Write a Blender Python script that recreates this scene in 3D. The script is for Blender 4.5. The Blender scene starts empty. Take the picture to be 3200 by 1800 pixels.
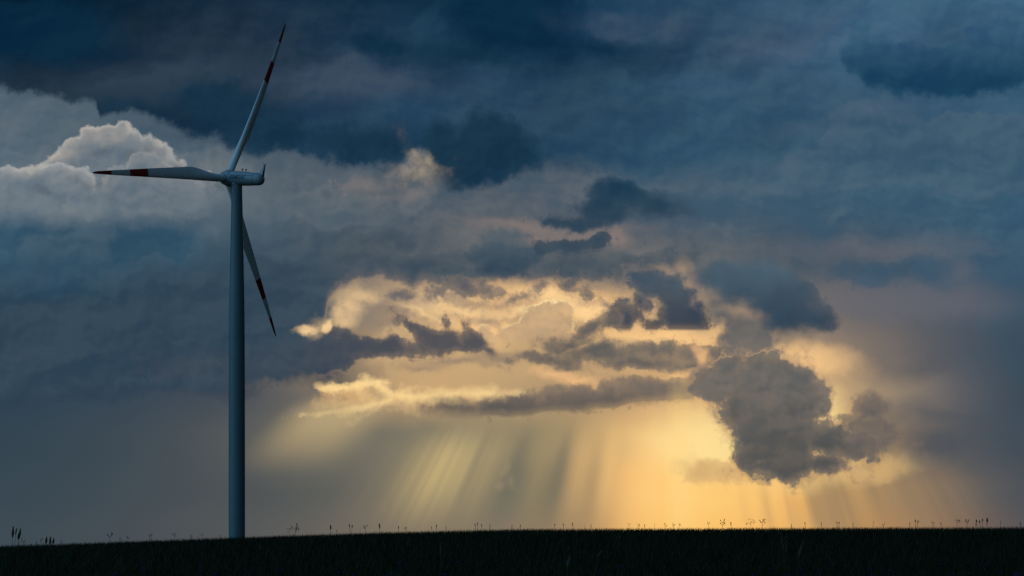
import bpy, bmesh, math, random
from mathutils import Vector, Matrix, noise as mnoise

scene = bpy.context.scene
C = scene.collection
R = math.radians

# ------------------------------------------------------------------ camera
FPX = 6222.0                      # focal length in photo pixels (70 mm lens)
HORIZON = 1712.0                  # eye level in the photo (the field rises to a crest above it)
cam_data = bpy.data.cameras.new("camera")
cam_data.sensor_width = 36.0
cam_data.lens = FPX / 3200.0 * 36.0
cam_data.shift_y = (HORIZON - 900.0) / 3200.0
cam_data.clip_start = 0.1
cam_data.clip_end = 20000.0
cam = bpy.data.objects.new("camera", cam_data)
C.objects.link(cam)
cam.location = (0, 0, 0)
cam.rotation_euler = (R(90), 0, 0)
scene.camera = cam

# ------------------------------------------------------------------ colour management
vs = scene.view_settings
vs.view_transform = 'Standard'
vs.look = 'None'
vs.exposure = 0.0
vs.gamma = 1.0
scene.cycles.max_bounces = 4
scene.cycles.use_denoising = False
scene.cycles.use_adaptive_sampling = True
scene.cycles.adaptive_threshold = 0.006

SUN_AZ, SUN_EL = R(6.0), R(8.0)   # hidden behind the clouds right of centre


def lin(c):
    out = []
    for v in c:
        v = v / 255.0
        out.append(v / 12.92 if v <= 0.04045 else ((v + 0.055) / 1.055) ** 2.4)
    return tuple(out)


# ------------------------------------------------------------------ world: stormy evening sky
world = bpy.data.worlds.new("World")
scene.world = world
world.use_nodes = True
NT = world.node_tree
NT.nodes.clear()


def link(sock, v):
    if v is None:
        return
    if isinstance(v, bpy.types.NodeSocket):
        NT.links.new(v, sock)
    elif isinstance(v, (tuple, list)):
        v = tuple(v)
        n = len(sock.default_value)
        sock.default_value = (v + (1.0,))[:n] if n == 4 else v[:n]
    else:
        sock.default_value = v


def M(op, a, b=None, c=None, clamp=False):
    n = NT.nodes.new('ShaderNodeMath')
    n.operation = op
    n.use_clamp = clamp
    link(n.inputs[0], a)
    link(n.inputs[1], b)
    link(n.inputs[2], c)
    return n.outputs[0]


def VM(op, a, b=None, scale=None):
    n = NT.nodes.new('ShaderNodeVectorMath')
    n.operation = op
    link(n.inputs[0], a)
    link(n.inputs[1], b)
    if scale is not None:
        link(n.inputs['Scale'], scale)
    return n.outputs['Value'] if op in ('LENGTH', 'DOT_PRODUCT') else n.outputs['Vector']


def VM3(op, a, b, c):
    n = NT.nodes.new('ShaderNodeVectorMath')
    n.operation = op
    link(n.inputs[0], a)
    link(n.inputs[1], b)
    link(n.inputs[2], c)
    return n.outputs['Vector']


def XYZ(x, y, z=0.0):
    n = NT.nodes.new('ShaderNodeCombineXYZ')
    link(n.inputs[0], x)
    link(n.inputs[1], y)
    link(n.inputs[2], z)
    return n.outputs[0]


def SEP(v):
    n = NT.nodes.new('ShaderNodeSeparateXYZ')
    link(n.inputs[0], v)
    return n.outputs


_uniq = [0]


def UNIQ():
    """a hair's breadth, never twice the same: keeps Cycles from merging equal nodes of far-apart layers (its stack is small)"""
    _uniq[0] += 1
    return _uniq[0] * 1e-6


def STEP(x, lo, hi, a=0.0, b=1.0):
    """smooth step of x between lo and hi"""
    n = NT.nodes.new('ShaderNodeMapRange')
    n.interpolation_type = 'SMOOTHSTEP'
    n.clamp = False               # the smooth step is bounded anyway
    link(n.inputs[0], x)
    if not isinstance(lo, bpy.types.NodeSocket):
        lo = lo + UNIQ()
    for i, v in enumerate((lo, hi, a, b)):
        link(n.inputs[1 + i], v)
    return n.outputs[0]


def MIX(f, a, b):
    n = NT.nodes.new('ShaderNodeMix')
    n.data_type = 'RGBA'
    n.clamp_factor = True
    link(n.inputs[0], f)
    link(n.inputs[6], a)
    link(n.inputs[7], b)
    return n.outputs[2]


def BLEND(mode, f, a, b):
    n = NT.nodes.new('ShaderNodeMix')
    n.data_type = 'RGBA'
    n.blend_type = mode
    link(n.inputs[0], f)
    link(n.inputs[6], a)
    link(n.inputs[7], b)
    return n.outputs[2]


def NOISE(p, scale, detail=6.0, rough=0.55, color=False, dist=0.0, lac=2.0, dim='2D'):
    n = NT.nodes.new('ShaderNodeTexNoise')
    n.noise_dimensions = dim
    link(n.inputs['W' if dim == '1D' else 'Vector'], p)
    n.inputs['Scale'].default_value = scale
    n.inputs['Detail'].default_value = detail
    n.inputs['Roughness'].default_value = rough
    n.inputs['Lacunarity'].default_value = lac
    n.inputs['Distortion'].default_value = dist
    return n.outputs['Color' if color else 'Fac']


def BILLOW(p, scale, detail=3.0, rough=0.5):
    n = NT.nodes.new('ShaderNodeTexVoronoi')
    n.voronoi_dimensions = '2D'
    n.feature = 'F1'
    link(n.inputs['Vector'], p)
    n.inputs['Scale'].default_value = scale
    n.inputs['Detail'].default_value = detail
    n.inputs['Roughness'].default_value = rough
    n.inputs['Lacunarity'].default_value = 2.1
    n.normalize = True
    return n.outputs['Distance']


def CURVE(x01, pts, xs=32.0, ys=18.0):
    """height (0..ys) over x (0..xs) as a traced line"""
    n = NT.nodes.new('ShaderNodeFloatCurve')
    link(n.inputs['Value'], x01)
    cv = n.mapping.curves[0]
    n.mapping.use_clip = False
    n.mapping.extend = 'HORIZONTAL'
    pts = sorted(pts)
    cv.points[0].location = (pts[0][0] / xs, pts[0][1] / ys)
    cv.points[1].location = (pts[-1][0] / xs, pts[-1][1] / ys)
    for q in pts[1:-1]:
        cv.points.new(q[0] / xs, q[1] / ys)
    for q in cv.points:
        q.handle_type = 'AUTO_CLAMPED'
    n.mapping.update()
    return M('MULTIPLY', n.outputs[0], ys)


def RAMP(x01, stops):
    n = NT.nodes.new('ShaderNodeValToRGB')
    link(n.inputs[0], x01)
    cr = n.color_ramp
    cr.interpolation = 'B_SPLINE'
    cr.elements[0].position = stops[0][0] / 32.0
    cr.elements[0].color = lin(stops[0][1]) + (1,)
    cr.elements[1].position = stops[-1][0] / 32.0
    cr.elements[1].color = lin(stops[-1][1]) + (1,)
    for s in stops[1:-1]:
        e = cr.elements.new(s[0] / 32.0)
        e.color = lin(s[1]) + (1,)
    return n.outputs[0]


def GRID(x01, y, rows):
    """colour of the air: rows of (height, stops over the width)"""
    col = RAMP(x01, rows[0][1])
    for k in range(1, len(rows)):
        f = STEP(y, rows[k - 1][0], rows[k][0])
        col = MIX(f, col, RAMP(x01, rows[k][1]))
    return col


def BLOBS(p, blobs):
    """signed height of a union of ellipses (cx, cy, rx, ry, degrees)"""
    d = None
    for bl in blobs:
        cx, cy, rx, ry = bl[:4]
        rot = R(bl[4]) if len(bl) > 4 else 0.0
        c, s = math.cos(rot), math.sin(rot)
        r = min(rx, ry)
        if rot == 0.0:
            ln = VM('LENGTH', VM3('MULTIPLY_ADD', p, (1 / rx, 1 / ry, 0), (-cx / rx, -cy / ry, 0)))
        else:
            ux, uy, vx, vy = c / rx, s / rx, -s / ry, c / ry
            x = M('ADD', VM('DOT_PRODUCT', p, (ux, uy, 0)), -(cx * ux + cy * uy))
            y = M('ADD', VM('DOT_PRODUCT', p, (vx, vy, 0)), -(cx * vx + cy * vy))
            ln = M('SQRT', M('MULTIPLY_ADD', y, y, M('MULTIPLY', x, x)))
        e = M('MULTIPLY_ADD', ln, -r, r)
        d = e if d is None else M('SMOOTH_MAX', d, e, 0.12)
    return d


def HEIGHT(p):
    return VM('DOT_PRODUCT', p, (0, 1, 0))


def ADDN(d, noise, amp):
    """d + amp * (noise - 0.5)"""
    amp += UNIQ()
    return M('ADD', d, M('MULTIPLY_ADD', noise, amp, -0.5 * amp))


# sky-plane coordinates: a runs 0..32 across the view, b runs 0 (high) .. 16.6 (horizon)
geo = NT.nodes.new('ShaderNodeTexCoord')
dx, dy, dz = SEP(geo.outputs['Generated'])
ysafe = M('MAXIMUM', dy, 0.22)
U = FPX / 100.0
pa = M('ADD', M('MULTIPLY', M('DIVIDE', dx, ysafe), U), 16.0)
pb = M('SUBTRACT', HORIZON / 100.0, M('MULTIPLY', M('DIVIDE', dz, ysafe), U))
P = XYZ(pa, pb)
# ------------------------------------------------------------------ sun (mostly smothered by the storm clouds)
sun_data = bpy.data.lights.new("sun", 'SUN')
sun_data.energy = 0.02
sun_data.angle = R(12)
sun_data.color = (1.0, 0.82, 0.6)
sun = bpy.data.objects.new("sun", sun_data)
C.objects.link(sun)
sun_dir = Vector((math.sin(SUN_AZ) * math.cos(SUN_EL), math.cos(SUN_AZ) * math.cos(SUN_EL), math.sin(SUN_EL)))
sun.rotation_euler = sun_dir.to_track_quat('Z', 'Y').to_euler()
# shared turbulence (every texture is looked up here, first)
n_big = NOISE(XYZ(M('MULTIPLY', pa, 0.6), pb), 0.32, 5, 0.55)          # long soft mottling
n_mid = NOISE(P, 0.9, 7, 0.54)
n_fine = NOISE(P, 2.0, 8, 0.6)
n_mid2 = NOISE(VM('ADD', P, (0.11, 0.16, 0.0)), 0.9, 7, 0.54)
wv = VM('SUBTRACT', NOISE(P, 0.55, 7, 0.56, color=True), (0.5, 0.5, 0.5))
wf = VM('SUBTRACT', NOISE(P, 1.6, 7, 0.59, color=True), (0.5, 0.5, 0.5))
Pr = VM('MULTIPLY', VM('ADD', P, VM('SCALE', wv, scale=1.2)), (0.62, 1.0, 0.0))
rel_a = NOISE(Pr, 0.5, 6, 0.5)
rel_b = NOISE(VM('ADD', Pr, (0.12, 0.2, 0.0)), 0.5, 6, 0.5)
n_hi = NOISE(VM('ADD', P, VM('SCALE', wv, scale=0.8)), 4.5, 5, 0.65)
puff = BILLOW(VM('ADD', P, VM('SCALE', wf, scale=0.25)), 1.7, 4, 0.55)
# shafts of light fan out from the hidden sun: their pattern over the angle round it
tt = M('DIVIDE', M('SUBTRACT', pa, 21.0), M('MAXIMUM', pb, 1.0))
ray = NOISE(M('ADD', tt, 9.37), 11.0, 3, 0.5, dim='1D')
ray2 = NOISE(M('ADD', tt, 3.7), 6.0, 2, 0.5, dim='1D')
fine = NOISE(M('ADD', tt, 4.13), 26.0, 3, 0.55, dim='1D')
# the layers below follow the textures (keeps the shader's working set small)
P = VM('ADD', P, VM('SCALE', (1e-6, 1e-6, 0.0), scale=M('ADD', M('ADD', puff, rel_a), M('ADD', M('ADD', n_big, rel_b), M('ADD', n_mid, M('ADD', M('ADD', ray, M('ADD', ray2, fine)), M('ADD', n_mid2, M('ADD', n_hi, n_fine))))))))
pa = VM('DOT_PRODUCT', P, (1, 0, 0))
pb = VM('DOT_PRODUCT', P, (0, 1, 0))
tt = M('DIVIDE', M('SUBTRACT', pa, 21.0), M('MAXIMUM', pb, 1.0))
x01 = M('MINIMUM', M('MAXIMUM', M('DIVIDE', pa, 32.0), 0.0), 1.0)
P_soft = VM('ADD', P, VM('SCALE', wv, scale=2.2))       # big wandering edges
P_mid = VM('ADD', P, VM('SCALE', wv, scale=1.0))
P_crisp = VM('ADD', VM('ADD', P, VM('SCALE', wf, scale=0.42)), VM('SCALE', wv, scale=0.55))     # small ragged edges
relief = STEP(M('MULTIPLY_ADD', M('SUBTRACT', n_mid2, n_mid), 0.3, M('SUBTRACT', rel_b, rel_a)), -0.13, 0.13)    # side of each swell turned to the sun
vary = STEP(rel_a, 0.38, 0.66, 0.5, 1.9)                # edges are crisp here, frayed there

# --- the far luminous air
air = GRID(x01, M('ADD', pb, M('MULTIPLY_ADD', n_big, 1.2, -0.6)), [
    (0.0, [(0, (20, 48, 70)), (16, (22, 55, 80)), (22, (45, 75, 100)), (27, (55, 92, 120)), (32, (62, 104, 134))]),
    (3.5, [(0, (88, 104, 116)), (5, (70, 90, 104)), (10, (30, 60, 84)), (16, (30, 62, 86)), (22, (44, 78, 100)), (28, (52, 84, 108)), (32, (56, 90, 116))]),
    (6.0, [(0, (98, 114, 126)), (4, (98, 112, 122)), (8, (80, 94, 105)), (13, (84, 96, 107)), (17, (86, 95, 104)), (21, (74, 94, 112)), (26, (62, 91, 111)), (32, (58, 94, 117))]),
    (8.3, [(0, (60, 90, 110)), (6, (66, 88, 104)), (11, (72, 86, 97)), (15, (92, 96, 101)), (19, (106, 103, 104)), (23, (78, 90, 100)), (28, (71, 88, 102)), (32, (52, 84, 108))]),
    (9.5, [(0, (50, 76, 94)), (8, (60, 74, 88)), (10.5, (190, 168, 130)), (14, (188, 158, 122)), (17, (232, 184, 126)), (20, (205, 170, 124)), (23, (140, 126, 112)), (27, (96, 96, 102)), (32, (56, 82, 102))]),
    (10.8, [(0, (42, 66, 84)), (8, (58, 72, 84)), (11, (196, 166, 124)), (15, (206, 170, 122)), (18, (198, 164, 120)), (21, (244, 196, 130)), (25, (160, 138, 116)), (28, (104, 99, 99)), (30, (78, 86, 96)), (32, (52, 76, 92))]),
    (12.2, [(0, (44, 66, 82)), (4, (58, 72, 86)), (7, (66, 76, 86)), (9, (95, 94, 94)), (10.5, (140, 126, 106)), (13, (212, 172, 120)), (16, (186, 156, 116)), (18.5, (165, 138, 106)), (21, (208, 166, 118)), (25, (222, 178, 124)), (27, (170, 146, 116)), (28.5, (132, 120, 108)), (30, (88, 91, 98)), (32, (54, 72, 86))]),
    (13.8, [(0, (50, 68, 80)), (4, (61, 74, 84)), (7.5, (82, 86, 88)), (10, (122, 116, 100)), (12, (112, 109, 98)), (14, (132, 124, 102)), (16, (138, 128, 102)), (18, (160, 140, 104)), (19.6, (232, 188, 124)), (20.6, (255, 212, 138)), (22.2, (255, 232, 162)), (25.5, (205, 164, 110)), (27.5, (138, 119, 98)), (29.5, (86, 88, 92)), (32, (60, 75, 88))]),
    (15.4, [(0, (55, 71, 82)), (4, (66, 77, 84)), (8, (80, 84, 86)), (10, (92, 94, 90)), (12, (108, 104, 94)), (14, (125, 117, 98)), (16, (114, 112, 96)), (17.6, (138, 124, 96)), (18.6, (176, 146, 104)), (19.4, (240, 188, 118)), (20.2, (255, 202, 122)), (22, (255, 206, 120)), (24.3, (248, 192, 112)), (25.2, (222, 172, 104)), (26, (188, 150, 98)), (28, (160, 130, 95)), (30, (110, 101, 94)), (32, (70, 78, 87))]),
    (16.6, [(0, (60, 74, 83)), (4, (70, 78, 84)), (8, (84, 87, 88)), (11, (108, 102, 94)), (14, (128, 116, 98)), (16, (128, 116, 98)), (17.8, (150, 128, 97)), (18.8, (186, 148, 104)), (19.6, (240, 186, 112)), (21, (255, 200, 110)), (24.3, (246, 188, 108)), (26, (190, 148, 96)), (28, (172, 132, 90)), (30, (125, 105, 90)), (32, (80, 80, 85))]),
])


def layer(sky, dens, col, soft=0.2, thr=0.0, opac=1.0, rim=None, rim_w=(0.0, 0.25), rim_s=0.6, fray=0.55, thin=0.32):
    """lay a cloud of the given signed density over the sky; rim = colour its thin edge glows in"""
    a = STEP(M('DIVIDE', M('SUBTRACT', dens, thr), vary), -soft * 1.3, soft * 0.6)
    if thin:
        a = M('MULTIPLY', a, STEP(dens, thr, thr + 0.26, 1.0 - thin, 1.0))      # thin margins let the glow through
    if fray:
        wisp = M('ADD', M('SUBTRACT', dens, thr), torn)                       # frayed translucent margin
        a = M('MAXIMUM', a, M('MULTIPLY', STEP(wisp, -0.12, 0.3), fray))
    if rim is not None:
        edge = M('SUBTRACT', 1.0, STEP(dens, thr + rim_w[0], thr + rim_w[1]))
        col = MIX(M('MULTIPLY', edge, rim_s), col, rim)
    if opac != 1.0:
        a = M('MULTIPLY', a, opac)
    return MIX(a, sky, col)


def GREY(v):
    n = NT.nodes.new('ShaderNodeCombineColor')
    for k in range(3):
        link(n.inputs[k], v)
    return n.outputs[0]


torn = M('ADD', M('MULTIPLY_ADD', n_hi, 1.0, -0.5), M('MULTIPLY_ADD', n_fine, 0.9, -0.45))


def swell(col, s=1.0):
    """cloud relief: swells turn one side to the light"""
    s = s + UNIQ()
    t = MIX(relief, (1 - 0.26 * s, 1 - 0.17 * s, 1 - 0.09 * s), (1 + 0.30 * s, 1 + 0.18 * s, 1 + 0.09 * s))
    return BLEND('MULTIPLY', 1.0, col, t)


def shade(col, noise, lo, hi):
    """cloud texture: thicker and thinner places"""
    return BLEND('MULTIPLY', 1.0, col, GREY(STEP(noise, 0.25, 0.75, lo, hi)))


def RGB(c):
    return lin(c)


sky = MIX(STEP(pb, 9.5, 7.5), air, swell(air, 0.7))
# thin broken cloud between the overhead deck and the gap
d = M('MINIMUM', M('MULTIPLY_ADD', rel_a, 5.0, -2.6), BLOBS(P_mid, [(15.5, 7.0, 8.0, 1.6, 3), (26, 6.0, 6, 1.8)]))
sky = layer(sky, d, MIX(STEP(pa, 10, 26), RGB((66, 84, 97)), RGB((54, 84, 106))), 0.45, 0.1, 0.7)
d = BLOBS(P_crisp, [(9.4, 6.35, 0.75, 0.3, -18), (10.2, 6.0, 0.35, 0.3), (8.0, 6.55, 0.3, 0.3), (11.2, 6.4, 0.6, 0.25, -10), (12.9, 6.25, 0.5, 0.3, -10), (10.6, 6.8, 1.2, 0.3)])
sky = layer(sky, ADDN(d, n_fine, 0.35), RGB((82, 96, 106)), 0.14, 0.0, 0.75, RGB((122, 124, 126)), (-0.05, 0.25), 0.6)
d = ADDN(BLOBS(P_crisp, [(13.0, 6.05, 0.35, 0.15, -25), (12.2, 6.1, 0.3, 0.1, -30), (11.4, 5.75, 0.6, 0.2)]), n_fine, 0.4)
sky = layer(sky, d, RGB((138, 126, 120)), 0.2, 0.0, 0.5)

# --- pale heap clouds on the left, lit at their crowns
P_heap = VM('ADD', P, VM('SCALE', wf, scale=0.3))


def heap(sky, blobs, body, rim, base, opac=0.95, fade=None, crisp=0.06):
    """a heap cloud: thin bright rim on its upper side, paling away to its base"""
    d = BLOBS(P_heap, blobs)
    d = ADDN(ADDN(d, puff, -0.45), n_fine, 0.2)
    upper = STEP(pb, base, base - 1.3)
    col = MIX(M('MULTIPLY', STEP(d, 0.75, 0.05), M('MULTIPLY', upper, 0.65)), body, rim)
    col = MIX(M('MULTIPLY', STEP(d, 0.2, 0.0), M('MULTIPLY', upper, 0.8)), col, tuple(min(1, c * 1.25) for c in rim))
    a = M('MULTIPLY', STEP(d, -crisp, crisp), opac)
    if fade is not None:
        a = M('MULTIPLY', a, fade)
    return MIX(a, sky, swell(shade(col, M('SUBTRACT', 1.0, puff), 0.72, 1.2), 0.8))


fade = STEP(pb, 7.1, 5.4)
right = STEP(pa, 9.5, 4.5)
# far shoulder trailing to the right
sky = heap(sky, [(7.2, 6.1, 2.4, 0.85, 8), (6.0, 5.5, 1.3, 0.55, 12), (6.9, 5.0, 0.5, 0.35), (7.2, 4.8, 0.2, 0.2)], RGB((86, 100, 110)), RGB((108, 114, 118)), 6.6, 0.75, M('MULTIPLY', fade, right), 0.2)
# main crown
sky = heap(sky, [(3.4, 5.4, 1.7, 1.25), (2.85, 4.4, 0.36, 0.32), (3.3, 4.25, 0.36, 0.3), (3.75, 4.2, 0.32, 0.3), (4.1, 4.5, 0.4, 0.35), (2.5, 4.65, 0.4, 0.35), (2.15, 4.95, 0.35, 0.32), (1.85, 5.2, 0.4, 0.3),
                  (4.6, 4.72, 0.38, 0.38), (4.95, 4.95, 0.33, 0.4), (5.3, 5.45, 0.5, 0.5), (5.8, 5.9, 0.9, 0.6), (3.0, 6.0, 3.4, 0.9)],
           RGB((92, 105, 116)), RGB((150, 147, 142)), 6.0, 0.97, fade)
# shoulder in front at the right
sky = heap(sky, [(4.5, 5.2, 0.5, 0.42), (4.95, 5.5, 0.5, 0.4), (4.2, 5.7, 0.9, 0.45), (5.4, 6.0, 0.9, 0.45)], RGB((92, 105, 116)), RGB((128, 130, 130)), 6.3, 0.7, fade)
# white bank in front at the left
sky = heap(sky, [(0.2, 5.6, 0.5, 0.35), (0.7, 5.7, 0.5, 0.35), (1.3, 5.55, 0.45, 0.3), (1.8, 5.45, 0.4, 0.3), (2.2, 5.6, 0.5, 0.35), (2.5, 5.9, 0.4, 0.35), (1.0, 6.2, 1.8, 0.6), (-1, 5.8, 1.5, 0.5)],
           RGB((96, 109, 119)), RGB((150, 151, 149)), 6.2, 0.9, fade)
d = BLOBS(P_crisp, [(0.1, 6.3, 0.8, 0.22), (1.2, 6.45, 0.8, 0.2), (2.4, 6.5, 0.7, 0.18), (3.6, 6.55, 0.9, 0.15), (4.8, 6.6, 1.0, 0.14), (3.1, 6.3, 0.12, 0.22, 20), (6.2, 6.5, 0.8, 0.12, -15)])
sky = layer(sky, ADDN(d, n_fine, 0.4), RGB((124, 133, 138)), 0.22, 0.0, 0.55)
# rain cloud below them
d = M('SUBTRACT', HEIGHT(P_mid), CURVE(x01, [(0, 6.75), (2, 6.75), (4, 6.75), (5.5, 6.8), (7, 7.3), (9, 8.0), (11, 8.6), (14, 9.5)]))
d = M('MINIMUM', d, M('MULTIPLY', M('SUBTRACT', 12.2, HEIGHT(P_soft)), 0.7))
d = M('MINIMUM', d, M('MULTIPLY', M('SUBTRACT', 11.5, pa), 0.4))
blue = MIX(STEP(pb, 7.0, 12.0), RGB((46, 80, 102)), RGB((38, 58, 76)))
sky = layer(sky, d, swell(shade(blue, n_big, 0.88, 1.12), 0.6), 0.55, 0.25, 0.9)

d = M('MINIMUM', M('MULTIPLY_ADD', rel_b, 5.0, -2.45), BLOBS(P_mid, [(3.0, 7.3, 5.0, 0.8, 2), (8.5, 7.3, 2.8, 0.9), (5, 9.3, 6, 0.9)]))
sky = layer(sky, d, MIX(STEP(pb, 7, 10), RGB((88, 106, 119)), RGB((62, 82, 97))), 0.5, 0.1, 0.4, fray=0, thin=0)

# --- slate mass above the golden gap, its lower edge lit from behind
edge = CURVE(x01, [(0, 12.3), (6, 12.2), (8, 11.9), (9.4, 11.5), (9.9, 10.8), (10.15, 10.1), (10.3, 9.5), (10.8, 9.1), (11.3, 8.95), (11.8, 8.95),
                   (12.6, 9.1), (13.4, 9.15), (14.1, 9.4), (14.7, 9.4), (15.2, 9.2), (16, 9.0), (17, 9.0), (17.7, 9.1), (18.4, 9.0), (20, 8.9), (22, 8.85), (25, 8.9), (27, 9.0), (32, 9.0)])
d = M('SUBTRACT', edge, HEIGHT(VM('ADD', P, VM('SCALE', wf, scale=0.7))))
d = ADDN(d, n_fine, 0.35)
top = M('SUBTRACT', HEIGHT(P_soft), CURVE(x01, [(0, 9.0), (5, 8.5), (8, 7.4), (11, 7.2), (14, 7.3), (18, 7.4), (22, 7.5), (26, 8.2), (32, 9)]))
d2 = M('MINIMUM', d, M('MULTIPLY_ADD', top, 0.3, -0.05))
d2 = M('MINIMUM', d2, M('MULTIPLY', M('SUBTRACT', 23.0, pa), 0.08))
slate = MIX(STEP(pa, 6, 18), RGB((50, 70, 86)), RGB((76, 88, 97)))
slate = MIX(M('MULTIPLY', STEP(d, 0.7, 0.0), STEP(pa, 8.5, 10.5)), slate, RGB((104, 100, 100)))
rimf = M('MULTIPLY', M('MULTIPLY', STEP(pa, 9.5, 10.5, 0.0, 0.55), STEP(pa, 18.0, 22.0, 1.0, 0.0)), STEP(d, 0.5, 0.2))
sky = layer(sky, d2, swell(slate, 0.8), 0.22, 0.05, 0.95, RGB((226, 184, 136)), (-0.1, 0.28), rimf)
# --- glow and light on the back of the gap
GLOW = RGB((255, 218, 150))


def light(sky, blobs, col, soft, s, p=None):
    d = BLOBS(p or P_mid, blobs)
    return MIX(STEP(d, -soft, soft, 0.0, s), sky, col)


sky = light(sky, [(17.2, 9.35, 2.0, 0.35, 5), (15.8, 10.3, 1.5, 0.35), (20.8, 10.6, 1.6, 0.3), (25.2, 11.2, 1.3, 0.35, 8)], RGB((255, 205, 140)), 0.35, 0.85)
sky = light(sky, [(10.9, 9.7, 0.35, 0.75, 25), (11.3, 9.2, 0.6, 0.22, -15), (13.6, 9.35, 0.8, 0.25), (10.2, 10.3, 0.4, 0.12)], RGB((246, 206, 150)), 0.22, 0.75)
# grey tongues hanging into the light
d = ADDN(BLOBS(P_crisp, [(14.2, 9.35, 0.55, 0.16, 15), (15.9, 9.55, 0.7, 0.1, -12), (13.0, 9.25, 0.8, 0.14, 5), (16.6, 9.2, 0.6, 0.1, -10), (11.8, 9.55, 0.5, 0.12, 20), (15.4, 10.0, 0.7, 0.14), (18.2, 9.35, 0.7, 0.12, 5), (12.0, 10.1, 0.5, 0.1, 10), (14.6, 9.6, 0.5, 0.1, -10), (17.2, 9.55, 0.4, 0.08), (19.0, 9.6, 0.4, 0.15)]), n_fine, 0.6)
sky = layer(sky, d, RGB((142, 126, 114)), 0.16, 0.0, 0.75)
sky = light(sky, [(14.5, 9.75, 0.7, 0.07, 5), (13.2, 9.75, 0.5, 0.06, 15), (17.3, 9.25, 0.9, 0.14, 8), (16.2, 9.75, 0.5, 0.07, -10), (18.4, 9.7, 0.6, 0.2, 20)], RGB((255, 212, 150)), 0.14, 0.85, P_crisp)
# golden-edged heaps at the back
d = BLOBS(P_crisp, [(17.0, 10.0, 0.7, 0.5), (17.45, 9.85, 0.45, 0.4), (16.4, 10.5, 0.7, 0.35), (15.2, 10.5, 0.25, 0.25), (16.9, 10.8, 1.6, 0.4), (18.15, 10.1, 0.2, 0.2)])
d = ADDN(ADDN(d, puff, -0.34), n_fine, 0.15)
up = STEP(pb, 10.5, 9.9, 0.0, 1.0)
a = M('MULTIPLY', STEP(d, -0.05, 0.05), STEP(pb, 11.0, 10.2, 0.0, 0.9))
body = MIX(STEP(pb, 9.5, 10.6), RGB((196, 164, 124)), RGB((172, 147, 118)))
body = swell(shade(body, M('SUBTRACT', 1.0, puff), 0.84, 1.1), 0.65)
sky = MIX(a, sky, MIX(M('MULTIPLY', M('MULTIPLY', up, STEP(n_mid, 0.4, 0.55)), STEP(d, 0.09, 0.01)), body, RGB((255, 226, 164))))
d = BLOBS(P_crisp, [(19.9, 10.95, 0.7, 0.3), (19.2, 11.0, 0.6, 0.4), (20.6, 10.85, 0.35, 0.25)])
sky = layer(sky, d, RGB((208, 178, 132)), 0.07, 0.0, 0.7)

# --- dark ragged strip across the left of the gap
d = BLOBS(P_crisp, [(10.9, 10.85, 1.3, 0.4, 3), (10.7, 10.5, 0.75, 0.24, 14), (9.8, 10.95, 1.0, 0.35, 0), (12.1, 10.95, 1.2, 0.36), (13.0, 10.4, 0.85, 0.16, 30), (13.9, 10.75, 1.2, 0.42, 10), (13.4, 10.55, 0.7, 0.3, 25), (12.75, 10.15, 0.45, 0.12, 40),
                    (14.8, 10.7, 0.6, 0.38, 32), (15.2, 10.95, 0.45, 0.16, 30), (14.0, 10.1, 0.12, 0.2), (14.5, 10.3, 0.1, 0.25), (10.0, 11.3, 2.2, 0.32, -6), (7.5, 11.4, 3.0, 0.5, -3)])
d = M('MINIMUM', d, M('SUBTRACT', CURVE(x01, [(0, 12.2), (7, 12.0), (10, 11.7), (11.5, 11.4), (13, 11.2), (15.4, 11.1), (32, 11.1)]), HEIGHT(P_mid)))
d = ADDN(d, n_fine, 0.45)
sky = layer(sky, d, swell(MIX(STEP(pa, 8, 14), RGB((58, 72, 86)), RGB((72, 76, 86))), 0.7), 0.1, 0.0, 0.96, RGB((205, 165, 125)), (-0.1, 0.08), STEP(pa, 9.3, 10.6, 0.0, 0.5), thin=0.15)
sky = light(sky, [(14.3, 11.35, 1.0, 0.12), (13.2, 11.5, 0.5, 0.08), (15.8, 11.2, 0.9, 0.15)], RGB((128, 116, 106)), 0.15, 0.7, P_crisp)
sky = light(sky, [(9.6, 10.33, 0.35, 0.09, -8), (10.25, 10.2, 0.16, 0.2, 20)], RGB((255, 215, 155)), 0.08, 0.8, P_crisp)

# dim column right of the gap
d = BLOBS(P_mid, [(23.3, 10.5, 1.0, 0.95), (23.6, 10.0, 1.0, 0.65), (22.8, 9.6, 0.8, 0.6), (23.0, 11.1, 0.9, 0.4), (24.2, 10.6, 0.6, 0.3)])
sky = layer(sky, ADDN(ADDN(d, n_mid, 0.8), n_fine, 0.4), swell(RGB((102, 101, 100)), 0.7), 0.3, 0.05, 0.95, thin=0.2)

# scud torn off the slate mass, and thin paler air among the clumps
d = ADDN(BLOBS(P_crisp, [(17.05, 8.95, 0.4, 0.12, -15), (17.8, 8.9, 0.5, 0.12), (16.2, 9.3, 0.3, 0.09, -25), (15.2, 9.15, 0.45, 0.18), (14.5, 9.0, 0.6, 0.25), (13.8, 9.1, 0.4, 0.16), (18.4, 9.15, 0.4, 0.14, 10), (12.6, 9.15, 0.5, 0.12)]), n_fine, 0.55)
sky = layer(sky, d, swell(RGB((86, 90, 97)), 0.8), 0.1, 0.0, 0.85, RGB((210, 170, 128)), (-0.1, 0.05), 0.5)
d = ADDN(BLOBS(P_mid, [(15.6, 7.35, 1.6, 0.4), (17.6, 7.3, 1.5, 0.35), (13.2, 7.9, 1.3, 0.25), (20.3, 7.9, 1.0, 0.3), (22.3, 8.1, 0.7, 0.3)]), n_mid, 0.8)
sky = layer(sky, d, swell(RGB((104, 107, 110)), 0.9), 0.4, 0.0, 0.55, fray=0.2)
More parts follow.
